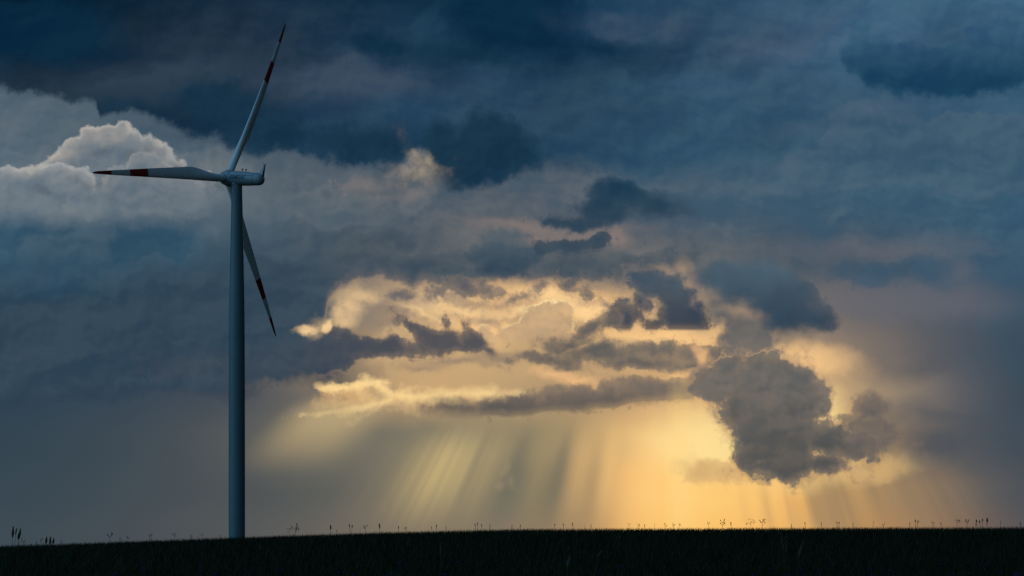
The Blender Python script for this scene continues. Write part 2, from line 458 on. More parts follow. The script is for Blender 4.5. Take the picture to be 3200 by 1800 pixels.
d = ADDN(BLOBS(P_crisp, [(12.0, 7.6, 0.9, 0.25, 5), (13.6, 8.2, 1.0, 0.3), (11.2, 8.2, 0.8, 0.25), (21.0, 8.1, 0.7, 0.28), (20.0, 8.3, 0.7, 0.25), (18.2, 8.25, 0.9, 0.3)]), n_fine, 0.5)
sky = layer(sky, d, swell(RGB((66, 80, 92)), 0.9), 0.14, 0.0, 0.7)

# --- blue-slate clouds standing before the gap
d = BLOBS(P_crisp, [(15.8, 7.55, 0.8, 0.38), (15.2, 7.9, 0.7, 0.35), (15.8, 8.2, 0.9, 0.45), (16.5, 7.85, 0.5, 0.3)])
sky = layer(sky, ADDN(d, n_fine, 0.25), swell(MIX(STEP(pb, 7.2, 8.6), RGB((76, 92, 104)), RGB((50, 70, 86))), 0.7), 0.14, 0.0, 0.9, thin=0.12)
sky = light(sky, [(16.4, 7.1, 1.3, 0.12, 8), (19.3, 7.45, 0.35, 0.3, 20), (18.2, 7.28, 0.8, 0.07, -5), (16.8, 7.5, 0.25, 0.12)], RGB((138, 122, 116)), 0.2, 0.75, P_crisp)
d = BLOBS(P_crisp, [(17.8, 7.65, 0.95, 0.22, -4), (18.7, 7.5, 0.4, 0.22, -10), (17.1, 7.6, 0.4, 0.14)])
sky = layer(sky, ADDN(d, n_fine, 0.3), shade(RGB((50, 70, 86)), n_mid, 0.9, 1.1), 0.1, 0.0, 0.95, thin=0.15)
d = BLOBS(P_crisp, [(19.3, 6.05, 1.05, 0.5, 8), (20.4, 6.35, 0.8, 0.32, 12), (18.9, 6.55, 0.85, 0.45), (18.0, 6.95, 1.0, 0.22)])
sky = layer(sky, ADDN(d, n_mid, 0.3), swell(MIX(STEP(pb, 5.6, 7.0), RGB((28, 58, 80)), RGB((42, 66, 84))), 0.5), 0.16, 0.03, 0.98, thin=0.12)

sky = light(sky, [(20.9, 8.75, 0.5, 0.4, 20), (21.6, 9.0, 0.6, 0.25, 5), (21.3, 8.4, 0.25, 0.3), (23.2, 9.75, 0.45, 0.14, 10)], RGB((168, 142, 118)), 0.25, 0.75, P_crisp)
d = BLOBS(P_crisp, [(20.5, 8.9, 0.9, 0.45, 10), (21.0, 9.3, 0.65, 0.6, 40), (21.3, 9.85, 0.9, 0.55, 15), (19.45, 9.85, 0.5, 0.42), (20.9, 10.1, 1.1, 0.2), (19.4, 9.95, 0.42, 0.32, -30), (20.0, 9.4, 0.25, 0.35, 10), (21.8, 9.6, 0.9, 0.18, 60), (19.6, 9.4, 0.3, 0.12)])
d = ADDN(d, n_fine, 0.5)
d = M('MINIMUM', d, M('SUBTRACT', 10.3, pb))
sky = layer(sky, d, swell(MIX(STEP(pb, 8.6, 10.2), RGB((66, 84, 98)), RGB((44, 62, 80))), 0.7), 0.1, 0.0, 0.95, RGB((190, 160, 130)), (-0.1, 0.06), 0.4, thin=0.15)
d = BLOBS(P_crisp, [(22.8, 8.65, 0.9, 0.46), (23.8, 8.85, 1.15, 0.6, 10), (24.5, 9.3, 1.1, 0.65), (25.0, 9.9, 1.1, 0.65), (23.1, 9.0, 0.75, 0.35), (24.2, 9.9, 0.3, 0.4)])
d = ADDN(d, n_fine, 0.25)
d = M('MINIMUM', d, M('SUBTRACT', 10.3, HEIGHT(P_crisp)))
sky = layer(sky, d, shade(MIX(STEP(pb, 8.2, 10.0), RGB((70, 92, 107)), RGB((46, 68, 86))), n_mid, 0.9, 1.1), 0.12, 0.0, 0.95, thin=0.15)
# far dim clouds at the right
sky = light(sky, [(27.5, 7.8, 2.2, 0.3), (29.8, 8.5, 0.6, 0.4, 20), (28.5, 9.4, 2.5, 0.6)], RGB((104, 104, 112)), 0.4, 0.6)
d = BLOBS(P_mid, [(27.3, 8.5, 1.2, 0.3, -5), (29.0, 8.35, 0.75, 0.38, 10), (27.0, 8.75, 0.7, 0.2)])
sky = layer(sky, ADDN(d, n_fine, 0.3), shade(RGB((60, 86, 106)), n_mid, 0.9, 1.1), 0.14, 0.0, 0.85)

# --- grey-brown clouds under the gap
d = BLOBS(P_mid, [(18.5, 10.2, 0.95, 0.32, -28), (17.7, 10.75, 1.0, 0.28, -8), (18.9, 11.1, 1.7, 0.36), (20.7, 11.0, 1.3, 0.28, 6), (21.9, 11.1, 1.1, 0.35), (17.2, 11.3, 1.4, 0.22), (20.0, 11.35, 1.8, 0.28), (21.6, 11.5, 1.0, 0.35)])
d = ADDN(d, n_fine, 0.4)
sky = layer(sky, d, swell(MIX(STEP(pa, 18, 22), RGB((97, 94, 91)), RGB((106, 101, 97))), 0.7), 0.13, 0.02, 0.97, RGB((215, 175, 128)), (-0.1, 0.05), 0.4, thin=0.22)
sky = light(sky, [(18.0, 11.85, 0.6, 0.16, 8), (17.3, 11.7, 0.5, 0.1), (21.3, 11.8, 0.4, 0.18, -30), (21.9, 11.1, 0.3, 0.2, 50)], RGB((252, 196, 134)), 0.15, 0.7, P_crisp)
# long bar, ragged above and flat below
d = BLOBS(P_crisp, [(14.0, 12.75, 1.5, 0.32, 4), (16.2, 12.65, 1.6, 0.42), (18.4, 12.42, 2.0, 0.46, -4), (20.5, 12.2, 1.8, 0.46), (21.9, 11.95, 0.5, 0.42), (13.2, 12.65, 0.6, 0.14, 15), (15.4, 12.35, 0.6, 0.12, 5), (17.6, 12.1, 0.7, 0.15, -5)])
d = ADDN(d, n_fine, 0.4)
d = M('MINIMUM', d, M('SUBTRACT', CURVE(x01, [(0, 12.7), (12.8, 12.75), (13.6, 12.92), (14.6, 13.0), (16, 13.0), (17.5, 12.9), (19, 12.75), (21, 12.52), (22.4, 12.4), (32, 12.4)]), M('ADD', pb, M('MULTIPLY_ADD', n_mid, 0.35, -0.17))))
sky = layer(sky, d, swell(MIX(STEP(pb, 11.9, 12.8), RGB((120, 109, 99)), RGB((94, 89, 86))), 0.6), 0.1, 0.03, 0.97, RGB((236, 190, 132)), (-0.1, 0.06), M('MULTIPLY', STEP(pb, 12.8, 12.4), 0.4))
# golden wisp at its left end
P_wisp = VM('ADD', P, VM('SCALE', wf, scale=0.3))
d = BLOBS(P_wisp, [(11.2, 12.3, 0.85, 0.22, 3), (12.0, 12.45, 0.5, 0.12, 10), (10.9, 12.6, 0.6, 0.16)])
sky = layer(sky, ADDN(d, n_fine, 0.45), RGB((222, 178, 122)), 0.16, 0.0, 0.75, fray=0, thin=0)
d = BLOBS(P_wisp, [(10.6, 12.12, 0.5, 0.09, 2), (11.4, 12.02, 0.5, 0.08, -3), (12.05, 12.2, 0.4, 0.07, 32), (12.6, 12.4, 0.4, 0.05, 5), (13.3, 12.36, 0.5, 0.035, -4), (10.8, 12.82, 0.7, 0.05, -7), (11.6, 12.66, 0.5, 0.06, -16), (15.0, 12.28, 0.5, 0.05), (12.1, 12.52, 0.35, 0.05, -30)])
sky = layer(sky, ADDN(d, n_fine, 0.28), RGB((255, 218, 150)), 0.1, 0.0, 0.9, fray=0, thin=0)
sky = light(sky, [(11.85, 12.35, 0.25, 0.1, 10), (12.2, 12.75, 0.5, 0.1, -5)], RGB((160, 138, 112)), 0.14, 0.7, P_wisp)

# --- shafts of light fanning out from the hidden sun
def shaft(sky, blobs, col, s, soft, lo=0.4, hi=0.68, src=None):
    d = BLOBS(P, blobs)
    f = M('MULTIPLY', STEP(d, -soft, soft), STEP(src or ray, lo, hi))
    return MIX(M('MULTIPLY', f, s), sky, col)


d = M('MINIMUM', STEP(tt, -0.97, -0.84), STEP(tt, -0.66, -0.8))
d = M('MULTIPLY', d, M('MULTIPLY', STEP(pb, 12.3, 12.9), STEP(pb, 15.0, 12.9)))
sky = MIX(M('MULTIPLY', d, 0.72), sky, RGB((196, 172, 126)))
env = M('MULTIPLY', STEP(pb, 12.9, 14.4), STEP(pb, 16.9, 14.7, 0.1, 1.0))
for c, w, s_, colr in ((-0.62, 0.07, 0.18, (160, 144, 114)), (0.30, 0.025, 0.3, (226, 176, 108)), (0.375, 0.022, 0.35, (204, 160, 104)), (0.44, 0.025, 0.3, (180, 146, 104)), (-0.485, 0.14, 0.8, (204, 179, 124)), (-0.385, 0.05, 0.35, (176, 154, 112)), (-0.285, 0.035, 0.3, (176, 152, 108)), (-0.195, 0.04, 0.55, (226, 182, 120)), (-0.135, 0.03, 0.4, (246, 198, 126))):
    g = STEP(M('ABSOLUTE', M('SUBTRACT', tt, c)), w, 0.0)
    g = M('MULTIPLY', M('MULTIPLY', g, env), STEP(fine, 0.26, 0.7, s_ * 0.72, s_))
    sky = MIX(g, sky, RGB(colr))
for c, w, s_ in ((0.335, 0.02, 0.22), (0.41, 0.018, 0.22), (0.48, 0.02, 0.2), (-0.335, 0.03, 0.4), (-0.24, 0.022, 0.4), (-0.425, 0.014, 0.3)):
    g = STEP(M('ABSOLUTE', M('SUBTRACT', tt, c)), w, 0.0)
    sky = MIX(M('MULTIPLY', M('MULTIPLY', g, env), s_), sky, RGB((106, 104, 94)))
sky = shaft(sky, [(21.2, 14.8, 0.7, 2.0, 2)], RGB((255, 214, 134)), 0.6, 0.7, 0.35, 0.6)
sky = shaft(sky, [(26.8, 15.8, 2.8, 1.2)], RGB((150, 126, 96)), 0.65, 0.8, 0.42, 0.62)

sky = light(sky, [(15.75, 14.55, 0.1, 0.26, 25), (15.95, 15.05, 0.1, 0.2, -15), (15.6, 15.2, 0.16, 0.1)], RGB((172, 148, 112)), 0.12, 0.3, P_crisp)

# --- big cloud before the sun, with cauliflower edges
sky = light(sky, [(22.0, 14.0, 1.0, 0.9), (25.9, 12.9, 0.4, 0.6), (26.6, 13.6, 0.6, 0.3), (26.3, 14.8, 1.0, 0.2, -10)], RGB((255, 222, 148)), 0.5, 0.75)
d = BLOBS(P_crisp, [(22.0, 14.75, 0.5, 0.32), (22.9, 14.75, 0.6, 0.3), (26.1, 14.75, 0.8, 0.28, 4), (27.3, 14.6, 0.6, 0.3)])
sky = layer(sky, ADDN(d, puff, -0.4), RGB((206, 166, 112)), 0.2, 0.0, 0.8)
BIG = [(25.5, 14.5, 0.8, 0.26, 4), (22.9, 11.95, 0.85, 0.7, 10), (22.2, 12.0, 0.5, 0.42), (23.0, 11.45, 0.35, 0.3), (24.2, 12.05, 1.1, 0.8, 10), (23.6, 11.5, 0.4, 0.3), (24.15, 11.4, 0.32, 0.26), (25.1, 11.85, 0.45, 0.35, 20), (24.8, 12.45, 0.95, 0.85), (23.5, 12.8, 0.95, 0.8), (24.35, 13.5, 1.2, 0.95), (24.5, 14.3, 1.0, 0.65), (23.7, 14.5, 0.4, 0.25),
       (25.8, 13.75, 1.1, 0.42, 10), (26.5, 13.95, 0.9, 0.3), (23.5, 14.1, 0.5, 0.5)]
d0 = BLOBS(P_crisp, BIG)
# thin torn fringe, lit through
d = ADDN(ADDN(d0, n_fine, 1.1), n_mid, 0.5)
sky = layer(sky, d, MIX(STEP(pb, 11.5, 14.8), RGB((150, 128, 108)), RGB((150, 122, 92))), 0.12, -0.2, 0.55)
d = ADDN(ADDN(d0, puff, -0.6), n_fine, 0.4)
grey = MIX(STEP(pb, 11.5, 14.6), RGB((100, 98, 95)), RGB((81, 81, 80)))
grey = MIX(STEP(d, 0.4, 0.0, 0.0, 0.6), grey, RGB((112, 104, 96)))
sky = layer(sky, d, swell(shade(grey, M('SUBTRACT', 1.0, puff), 0.84, 1.1), 0.9), 0.07, 0.0, 0.97, RGB((236, 192, 132)), (-0.06, 0.08), M('MULTIPLY', STEP(n_mid, 0.36, 0.56), 0.75), fray=0.35, thin=0.15)
d = BLOBS(P_crisp, [(27.2, 12.75, 0.45, 0.4), (27.1, 13.4, 0.75, 0.4, 10), (27.7, 13.6, 0.4, 0.3), (26.6, 13.1, 0.3, 0.08)])
d = ADDN(ADDN(d, puff, -0.3), n_fine, 0.3)
sky = layer(sky, d, swell(RGB((104, 97, 94)), 0.7), 0.1, 0.0, 0.9)
d = BLOBS(P_mid, [(28.7, 11.65, 0.6, 0.13), (29.0, 13.0, 0.8, 0.15), (29.3, 13.9, 0.7, 0.4)])
sky = layer(sky, d, RGB((72, 79, 89)), 0.25, 0.0, 0.6)

# --- dark deck overhead
deck_edge = CURVE(x01, [(0, 2.6), (0.6, 2.9), (1.3, 3.1), (2.2, 3.2), (3.0, 3.35), (3.15, 3.75), (4.0, 3.6), (5, 3.85), (6, 4.35), (7, 4.5), (8, 4.95), (9, 4.75), (10, 5.0), (11, 5.15),
                        (12.2, 5.15), (12.7, 4.8), (13.0, 4.5), (13.4, 4.6), (13.6, 5.4), (14.2, 5.8), (15, 5.75), (15.8, 5.6), (16.8, 5.3), (17.6, 5.15), (19, 5.5), (20.5, 5.7), (22, 5.5), (23.5, 5.15), (24.5, 4.75), (25, 4.2), (26, 3.5), (27.5, 3.1), (29.5, 2.95), (32, 3.1)])
d = M('SUBTRACT', deck_edge, HEIGHT(VM('ADD', P, VM('SCALE', wv, scale=1.1))))
d = ADDN(d, n_fine, 0.55)
deck = GRID(x01, M('ADD', pb, M('MULTIPLY_ADD', n_big, 2.0, -1.0)), [
    (-1.0, [(0, (2, 26, 44)), (8, (6, 34, 54)), (16, (10, 44, 68)), (19, (18, 54, 78)), (24, (50, 82, 108)), (32, (64, 104, 132))]),
    (1.4, [(0, (4, 32, 52)), (4, (26, 46, 64)), (8, (38, 54, 71)), (12, (34, 60, 82)), (14, (24, 56, 78)), (17, (10, 44, 68)), (20, (38, 68, 94)), (24, (60, 88, 112)), (32, (56, 92, 120))]),
    (2.6, [(0, (30, 50, 66)), (4, (44, 59, 74)), (8, (36, 55, 72)), (11, (58, 76, 97)), (13, (40, 64, 87)), (17, (40, 70, 94)), (20, (46, 76, 98)), (24, (58, 88, 112)), (32, (44, 82, 108))]),
    (3.7, [(0, (20, 46, 66)), (5, (20, 46, 66)), (9, (30, 56, 78)), (12, (38, 66, 88)), (16, (40, 68, 92)), (20, (46, 76, 98)), (24, (46, 80, 102)), (32, (52, 88, 112))]),
    (5.2, [(0, (24, 52, 72)), (10, (30, 57, 78)), (15, (24, 54, 76)), (19, (40, 70, 92)), (24, (48, 82, 104)), (32, (56, 92, 116))]),
])
deck = swell(shade(deck, n_big, 0.85, 1.15), 0.75)
soft = STEP(pa, 15, 22, 0.26, 1.1)
a = M('DIVIDE', d, soft)
sky = MIX(STEP(a, -0.6, 0.9), sky, deck)
# folds of the deck: a pale shelf, dark bellies, a dark lobe hanging over the gap
d = ADDN(BLOBS(P_crisp, [(10.5, 2.35, 1.3, 0.32, -8), (10.9, 2.0, 0.5, 0.28), (11.8, 2.4, 1.0, 0.28), (9.6, 2.5, 0.4, 0.3)]), n_fine, 0.4)
sky = layer(sky, d, swell(RGB((54, 71, 91)), 0.9), 0.16, 0.0, 0.75, fray=0.2)
d = ADDN(BLOBS(P_mid, [(16.1, 0.5, 1.9, 1.1), (18.6, 1.5, 1.6, 0.25, 8), (12.0, 1.4, 1.6, 0.3, 4), (1.0, 1.0, 2.4, 1.0)]), n_mid, 0.6)
sky = layer(sky, d, swell(RGB((8, 41, 64)), 0.6), 0.4, 0.0, 0.8, fray=0)
d = ADDN(BLOBS(P_crisp, [(14.4, 5.0, 0.95, 0.75), (15.4, 4.5, 1.2, 0.9), (13.8, 4.4, 0.5, 0.6), (16.2, 4.9, 0.5, 0.45), (7.0, 3.3, 1.6, 0.7, 15), (8.6, 4.1, 1.0, 0.6, 10), (11.3, 4.5, 1.3, 0.5)]), n_fine, 0.5)
sky = layer(sky, d, swell(RGB((23, 51, 71)), 0.7), 0.18, 0.0, 0.92, fray=0.4)
d = ADDN(BLOBS(P_crisp, [(19.4, 0.8, 1.3, 0.4, 5), (20.8, 0.9, 0.8, 0.35), (24.0, 1.3, 1.2, 0.4, -10), (25.3, 1.1, 0.5, 0.2, -40)]), n_mid, 0.6)
sky = layer(sky, d, swell(RGB((60, 80, 102)), 0.9), 0.2, 0.0, 0.5, fray=0.2)
# paler bank at the right with a crisp shoulder
d = ADDN(BLOBS(P_crisp, [(28.0, 4.75, 2.3, 1.1), (26.0, 5.3, 1.7, 0.6), (30.5, 4.8, 2.4, 1.3), (26.9, 3.8, 0.8, 0.5), (24.4, 5.6, 0.9, 0.4)]), n_fine, 0.45)
sky = layer(sky, d, swell(RGB((64, 91, 111)), 0.9), 0.1, 0.0, 0.65, RGB((92, 106, 122)), (-0.05, 0.3), 0.5, fray=0.2)
# sunlit shred in the notch of the deck
d = ADDN(BLOBS(P_crisp, [(13.05, 5.0, 0.12, 0.25, -25), (13.2, 5.3, 0.3, 0.14), (13.4, 5.1, 0.12, 0.2)]), n_fine, 0.3)
sky = layer(sky, d, shade(RGB((168, 152, 130)), n_fine, 0.6, 1.2), 0.25, 0.0, 0.6, fray=0, thin=0)
# soft dark cloud at the upper right
d = ADDN(ADDN(BLOBS(P_crisp, [(28.0, 2.1, 1.7, 0.85, 15), (30.0, 2.2, 2.4, 0.95), (26.8, 1.6, 0.5, 0.75, 20), (31.5, 1.5, 1.5, 0.9), (27.0, 0.9, 0.4, 0.4)]), n_mid, 0.7), n_fine, 0.3)
sky = layer(sky, d, swell(MIX(STEP(pb, 0.6, 2.7), RGB((54, 90, 118)), RGB((22, 62, 90))), 0.9), 0.22, 0.0, 0.92, RGB((70, 98, 122)), (-0.1, 0.15), 0.5, fray=0.3)
sky = light(sky, [(25.3, 1.2, 0.9, 0.16, -35), (24.6, 1.6, 0.9, 0.2, -10), (27.3, 3.4, 1.2, 0.2), (25.0, 4.2, 0.8, 0.15)], RGB((88, 106, 126)), 0.4, 0.4)

# behind the camera: clear evening sky
neb = NT.nodes.new('ShaderNodeTexSky')
neb.sky_type = 'NISHITA'
neb.sun_disc = False
neb.sun_elevation = SUN_EL
neb.sun_rotation = SUN_AZ
dirn = geo.outputs['Generated']
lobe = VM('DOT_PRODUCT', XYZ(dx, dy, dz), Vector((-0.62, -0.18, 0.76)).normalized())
gap = STEP(lobe, 0.45, 0.98)                               # unseen break in the cloud, added high on the left to light the turbine
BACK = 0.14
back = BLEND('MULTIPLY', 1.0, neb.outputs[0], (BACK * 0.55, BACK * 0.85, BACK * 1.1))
back = BLEND('MULTIPLY', 1.0, back, GREY(M('MULTIPLY', STEP(dx, -0.3, 0.9, 1.0, 0.3), M('MULTIPLY_ADD', gap, 3.2, 0.55))))  # unseen sky dimmed towards the right to shade the turbine's right side
sky = BLEND('MULTIPLY', 1.0, sky, GREY(STEP(pa, 34.0, 60.0, 1.0, 0.15)))  # sky beyond the view's right edge darkened for the same shading
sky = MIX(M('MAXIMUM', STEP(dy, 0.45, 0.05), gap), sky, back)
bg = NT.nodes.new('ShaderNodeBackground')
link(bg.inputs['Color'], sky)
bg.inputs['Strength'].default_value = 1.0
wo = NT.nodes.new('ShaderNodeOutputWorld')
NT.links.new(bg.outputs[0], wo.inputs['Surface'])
world.cycles.sampling_method = 'MANUAL'
world.cycles.sample_map_resolution = 1024

# ------------------------------------------------------------------ materials
def material(name, base, rough=0.6, var=0.0, scale=3.0, spec=0.3, bump=0.0, trans=0.0):
    m = bpy.data.materials.new(name)
    m.use_nodes = True
    nt = m.node_tree
    b = nt.nodes['Principled BSDF']
    b.inputs['Roughness'].default_value = rough
    b.inputs['Specular IOR Level'].default_value = spec
    tc = nt.nodes.new('ShaderNodeTexCoord')
    nz = nt.nodes.new('ShaderNodeTexNoise')
    nz.inputs['Scale'].default_value = scale
    nz.inputs['Detail'].default_value = 6
    nt.links.new(tc.outputs['Object'], nz.inputs['Vector'])
    rp = nt.nodes.new('ShaderNodeValToRGB')
    rp.color_ramp.elements[0].position = 0.3
    rp.color_ramp.elements[1].position = 0.7
    rp.color_ramp.elements[0].color = tuple(c * (1 - var) for c in base) + (1,)
    rp.color_ramp.elements[1].color = tuple(min(1, c * (1 + var)) for c in base) + (1,)
    nt.links.new(nz.outputs['Fac'], rp.inputs['Fac'])
    nt.links.new(rp.outputs['Color'], b.inputs['Base Color'])
    if bump:
        bp = nt.nodes.new('ShaderNodeBump')
        bp.inputs['Strength'].default_value = bump
        nt.links.new(nz.outputs['Fac'], bp.inputs['Height'])
        nt.links.new(bp.outputs['Normal'], b.inputs['Normal'])
    return m


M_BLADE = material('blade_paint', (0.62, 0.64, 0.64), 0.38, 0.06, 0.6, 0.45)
M_RED = material('red_band_paint', (0.30, 0.010, 0.009), 0.42, 0.08, 0.8, 0.35)
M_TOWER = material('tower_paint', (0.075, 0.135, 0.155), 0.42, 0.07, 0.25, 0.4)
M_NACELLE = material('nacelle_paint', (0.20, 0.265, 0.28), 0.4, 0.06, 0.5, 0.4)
M_SEAM = material('dark_joint', (0.02, 0.025, 0.028), 0.6, 0.1)
M_LETTER = material('petrol_lettering', (0.0, 0.030, 0.042), 0.5, 0.05)
M_FIN = material('dark_red_fin', (0.05, 0.006, 0.006), 0.5, 0.1)
M_METAL = material('dull_metal', (0.06, 0.065, 0.07), 0.45, 0.1)
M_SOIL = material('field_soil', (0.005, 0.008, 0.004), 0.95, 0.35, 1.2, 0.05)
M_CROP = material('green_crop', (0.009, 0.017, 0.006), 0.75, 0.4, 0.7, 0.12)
M_DRY = material('dry_stalk', (0.035, 0.034, 0.018), 0.8, 0.3, 4.0, 0.1)
M_FLOWER = material('cornflower_blue', (0.012, 0.014, 0.085), 0.7, 0.2, 4.0, 0.1)


# ------------------------------------------------------------------ mesh helpers
def mesh_obj(name, verts, faces, mats, parent=None, smooth=True, fmat=None, loc=None):
    me = bpy.data.meshes.new(name)
    me.from_pydata([tuple(v) for v in verts], [], faces)
    for m in (mats if isinstance(mats, (list, tuple)) else [mats]):
        me.materials.append(m)
    if fmat:
        me.polygons.foreach_set('material_index', fmat)
    if smooth:
        me.polygons.foreach_set('use_smooth', [True] * len(me.polygons))
        try:
            me.set_sharp_from_angle(angle=R(40))
        except Exception:
            pass
    me.update()
    o = bpy.data.objects.new(name, me)
    C.objects.link(o)
    if parent is not None:
        o.parent = parent
    if loc is not None:
        o.location = loc
    return o


class MB:
    """collects simple shapes into one mesh"""

    def __init__(self):
        self.v, self.f = [], []

    def loft(self, rings, cap=True):
        n = len(rings[0])
        base = len(self.v)
        for r in rings:
            self.v += [tuple(p) for p in r]
        for i in range(len(rings) - 1):
            for j in range(n):
                a, b = base + i * n + j, base + i * n + (j + 1) % n
                self.f.append((a, b, b + n, a + n))
        if cap:
            self.f.append(tuple(base + j for j in reversed(range(n))))
            self.f.append(tuple(base + (len(rings) - 1) * n + j for j in range(n)))
        return self

    def lathe(self, origin, axis, prof, n=32):
        """revolve (distance along axis, radius) pairs"""
        axis = Vector(axis).normalized()
        u = axis.orthogonal().normalized()
        w = axis.cross(u)
        o = Vector(origin)
        return self.loft([[o + axis * d + (u * math.cos(2 * math.pi * k / n) + w * math.sin(2 * math.pi * k / n)) * max(r, 1e-4) for k in range(n)] for d, r in prof])

    def tube(self, pts, rad, n=6):
        pts = [Vector(p) for p in pts]
        rads = rad if isinstance(rad, (list, tuple)) else [rad] * len(pts)
        rings = []
        for i, p in enumerate(pts):
            t = (pts[min(i + 1, len(pts) - 1)] - pts[max(i - 1, 0)]).normalized()
            u = t.cross(Vector((0.31, 0.93, 0.17))).normalized()
            w = t.cross(u)
            rings.append([p + (u * math.cos(2 * math.pi * k / n) + w * math.sin(2 * math.pi * k / n)) * rads[i] for k in range(n)])
        return self.loft(rings)

    def seed(self, p, d, length, rad, n=6):
        """a seed head: spindle from p along d"""
        d = Vector(d).normalized()
        return self.lathe(p, d, [(0, rad * 0.2), (length * 0.2, rad * 0.85), (length * 0.5, rad), (length * 0.8, rad * 0.6), (length, rad * 0.08)], n)

    def build(self, name, mat, parent=None, smooth=True, loc=None):
        return mesh_obj(name, self.v, self.f, mat, parent, smooth, loc=loc)


def tag(o, label=None, cat=None, group=None, kind=None):
    if label:
        o['label'] = label
    if cat:
        o['category'] = cat
    if group:
        o['group'] = group
    if kind:
        o['kind'] = kind
    return o


# ------------------------------------------------------------------ the field: height of the crop's top (eye level is 0)
CREST_Y = 75.0
CREST = [(-2600, 1722), (-600, 1718), (-200, 1711), (0, 1706), (200, 1697.5), (420, 1688), (740, 1675), (900, 1668.5), (1200, 1658.5), (1600, 1648.5), (2000, 1647), (2400, 1645), (3200, 1642.5), (4400, 1640), (7000, 1650)]
CREST = [((px - 1600) / FPX * CREST_Y, (HORIZON - py) / FPX) for px, py in CREST]
CROP_H = 0.75


def crest_slope(x):
    if x <= CREST[0][0]:
        return CREST[0][1]
    for (x0, a0), (x1, a1) in zip(CREST, CREST[1:]):
        if x <= x1:
            return a0 + (a1 - a0) * (x - x0) / (x1 - x0)
    return CREST[-1][1]


A0 = -0.0150
Y0 = 16.5


def crop_top(x, y):
    if y < Y0:
        k = max(0.0, min(1.0, 1 - y / Y0))
        return A0 * Y0 - 0.62 * k * k * (3 - 2 * k)
    t = (y - Y0) / (CREST_Y - Y0)
    ac = crest_slope(x)
    if t <= 1:
        return (A0 + (ac - A0) * (1 - (1 - t) ** 2)) * y
    return max((ac - 0.0011 * (t - 1) ** 2) * y, -5.0)


def axis_steps(pairs):
    out = []
    for lo, hi, st in pairs:
        k = lo
        while k < hi - 1e-6:
            out.append(k)
            k += st
    out.append(pairs[-1][1])
    return out


xs = axis_steps([(-9000, -1000, 1000), (-1000, -100, 100), (-100, -30, 10), (-30, 30, 1.0), (30, 100, 10), (100, 1000, 100), (1000, 9000, 1000)])
ys = axis_steps([(-3000, -200, 400), (-200, -20, 30), (-20, 0, 4), (0, 100, 1.5), (100, 200, 10), (200, 1000, 80), (1000, 9000, 1000)])
gv = [(x, y, crop_top(x, y) - CROP_H) for y in ys for x in xs]
nx = len(xs)
gf = [(j * nx + i, j * nx + i + 1, (j + 1) * nx + i + 1, (j + 1) * nx + i) for j in range(len(ys) - 1) for i in range(nx - 1)]
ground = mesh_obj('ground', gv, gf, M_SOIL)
tag(ground, kind='structure')

# ------------------------------------------------------------------ the wind turbine
TX, TY = -60.8, 440.0
TZ = crop_top(TX, TY) - CROP_H
TH = R(31.2)
TILT = R(7.4)
AX = Vector((-math.cos(TH) * math.cos(TILT), math.sin(TH) * math.cos(TILT), math.sin(TILT)))   # towards the nose
SIDE = Vector((-math.sin(TH), -math.cos(TH), 0))
UP = AX.cross(SIDE)
if UP.z < 0:
    UP = -UP
HUB_Z = (HORIZON - 556.8) / FPX * 441.5
root = bpy.data.objects.new('wind_turbine', None)
root.empty_display_size = 5
C.objects.link(root)
root.location = (TX, TY, TZ)
tag(root, 'tall white wind turbine with red-banded blades rising behind the dark field', 'wind turbine')
HUB = Vector((-2.7 * AX.x / AX.x * math.cos(TH), 2.7 * math.sin(TH), HUB_Z - TZ))   # hub centre, from the tower's foot

# tower: radius from the photo, cylindrical below, tapering above
K = 440.0 / FPX


def py2h(py):
    return (HORIZON - py) * K - TZ


prof = [(0.0, 1.86)]
for py, w in ((1672, 51), (1400, 51), (1170, 50.5), (1060, 49.8), (950, 48), (860, 44.6), (800, 42), (720, 38.6), (650, 35.6), (600, 33.6), (578, 33)):
    prof.append((py2h(py), w * 0.5 * K))
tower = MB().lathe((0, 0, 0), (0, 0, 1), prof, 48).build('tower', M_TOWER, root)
for py, w in ((1330, 51), (945, 47.9), (1120, 50.2)):
    r = w * 0.5 * K
    MB().lathe((0, 0, py2h(py) - 0.05), (0, 0, 1), [(0, r - 0.02), (0.02, r + 0.015), (0.08, r + 0.015), (0.1, r - 0.02)], 48).build('flange_ring', M_TOWER, tower)
ntop = py2h(578)
MB().lathe((0, 0, ntop), (0, 0, 1), [(0, 1.17), (0.02, 1.2), (0.09, 1.2), (0.1, 1.12)], 40).build('yaw_bearing', M_SEAM, tower)
MB().lathe((0, 0, ntop + 0.1), (0, 0, 1), [(0, 1.17), (0.5, 1.22), (1.0, 1.3), (1.5, 1.2)], 40).build('yaw_collar', M_NACELLE, tower)

# nacelle: a rounded drum running back from the hub
NA = -AX
nprof = [(1.18, 1.2), (1.2, 1.48), (1.32, 1.56), (2.5, 1.57), (4.5, 1.53), (6.5, 1.45), (7.7, 1.37), (8.9, 1.3), (9.45, 1.18), (9.8, 0.98), (10.0, 0.7), (10.12, 0.35), (10.14, 0.02)]


def nrad(d):
    for (d0, r0), (d1, r1) in zip(nprof, nprof[1:]):
        if d <= d1:
            return r0 + (r1 - r0) * (d - d0) / (d1 - d0)
    return 0.02


nacelle = MB().lathe(HUB, NA, nprof, 56).build('nacelle', M_NACELLE, root)


def on_nacelle(d, ang, lift=0.0):
    """a point of the drum's skin; ang 0 = towards the camera's side, 90 = top"""
    r = nrad(d) + lift
    return HUB + NA * d + (SIDE * math.cos(ang) + UP * math.sin(ang)) * r


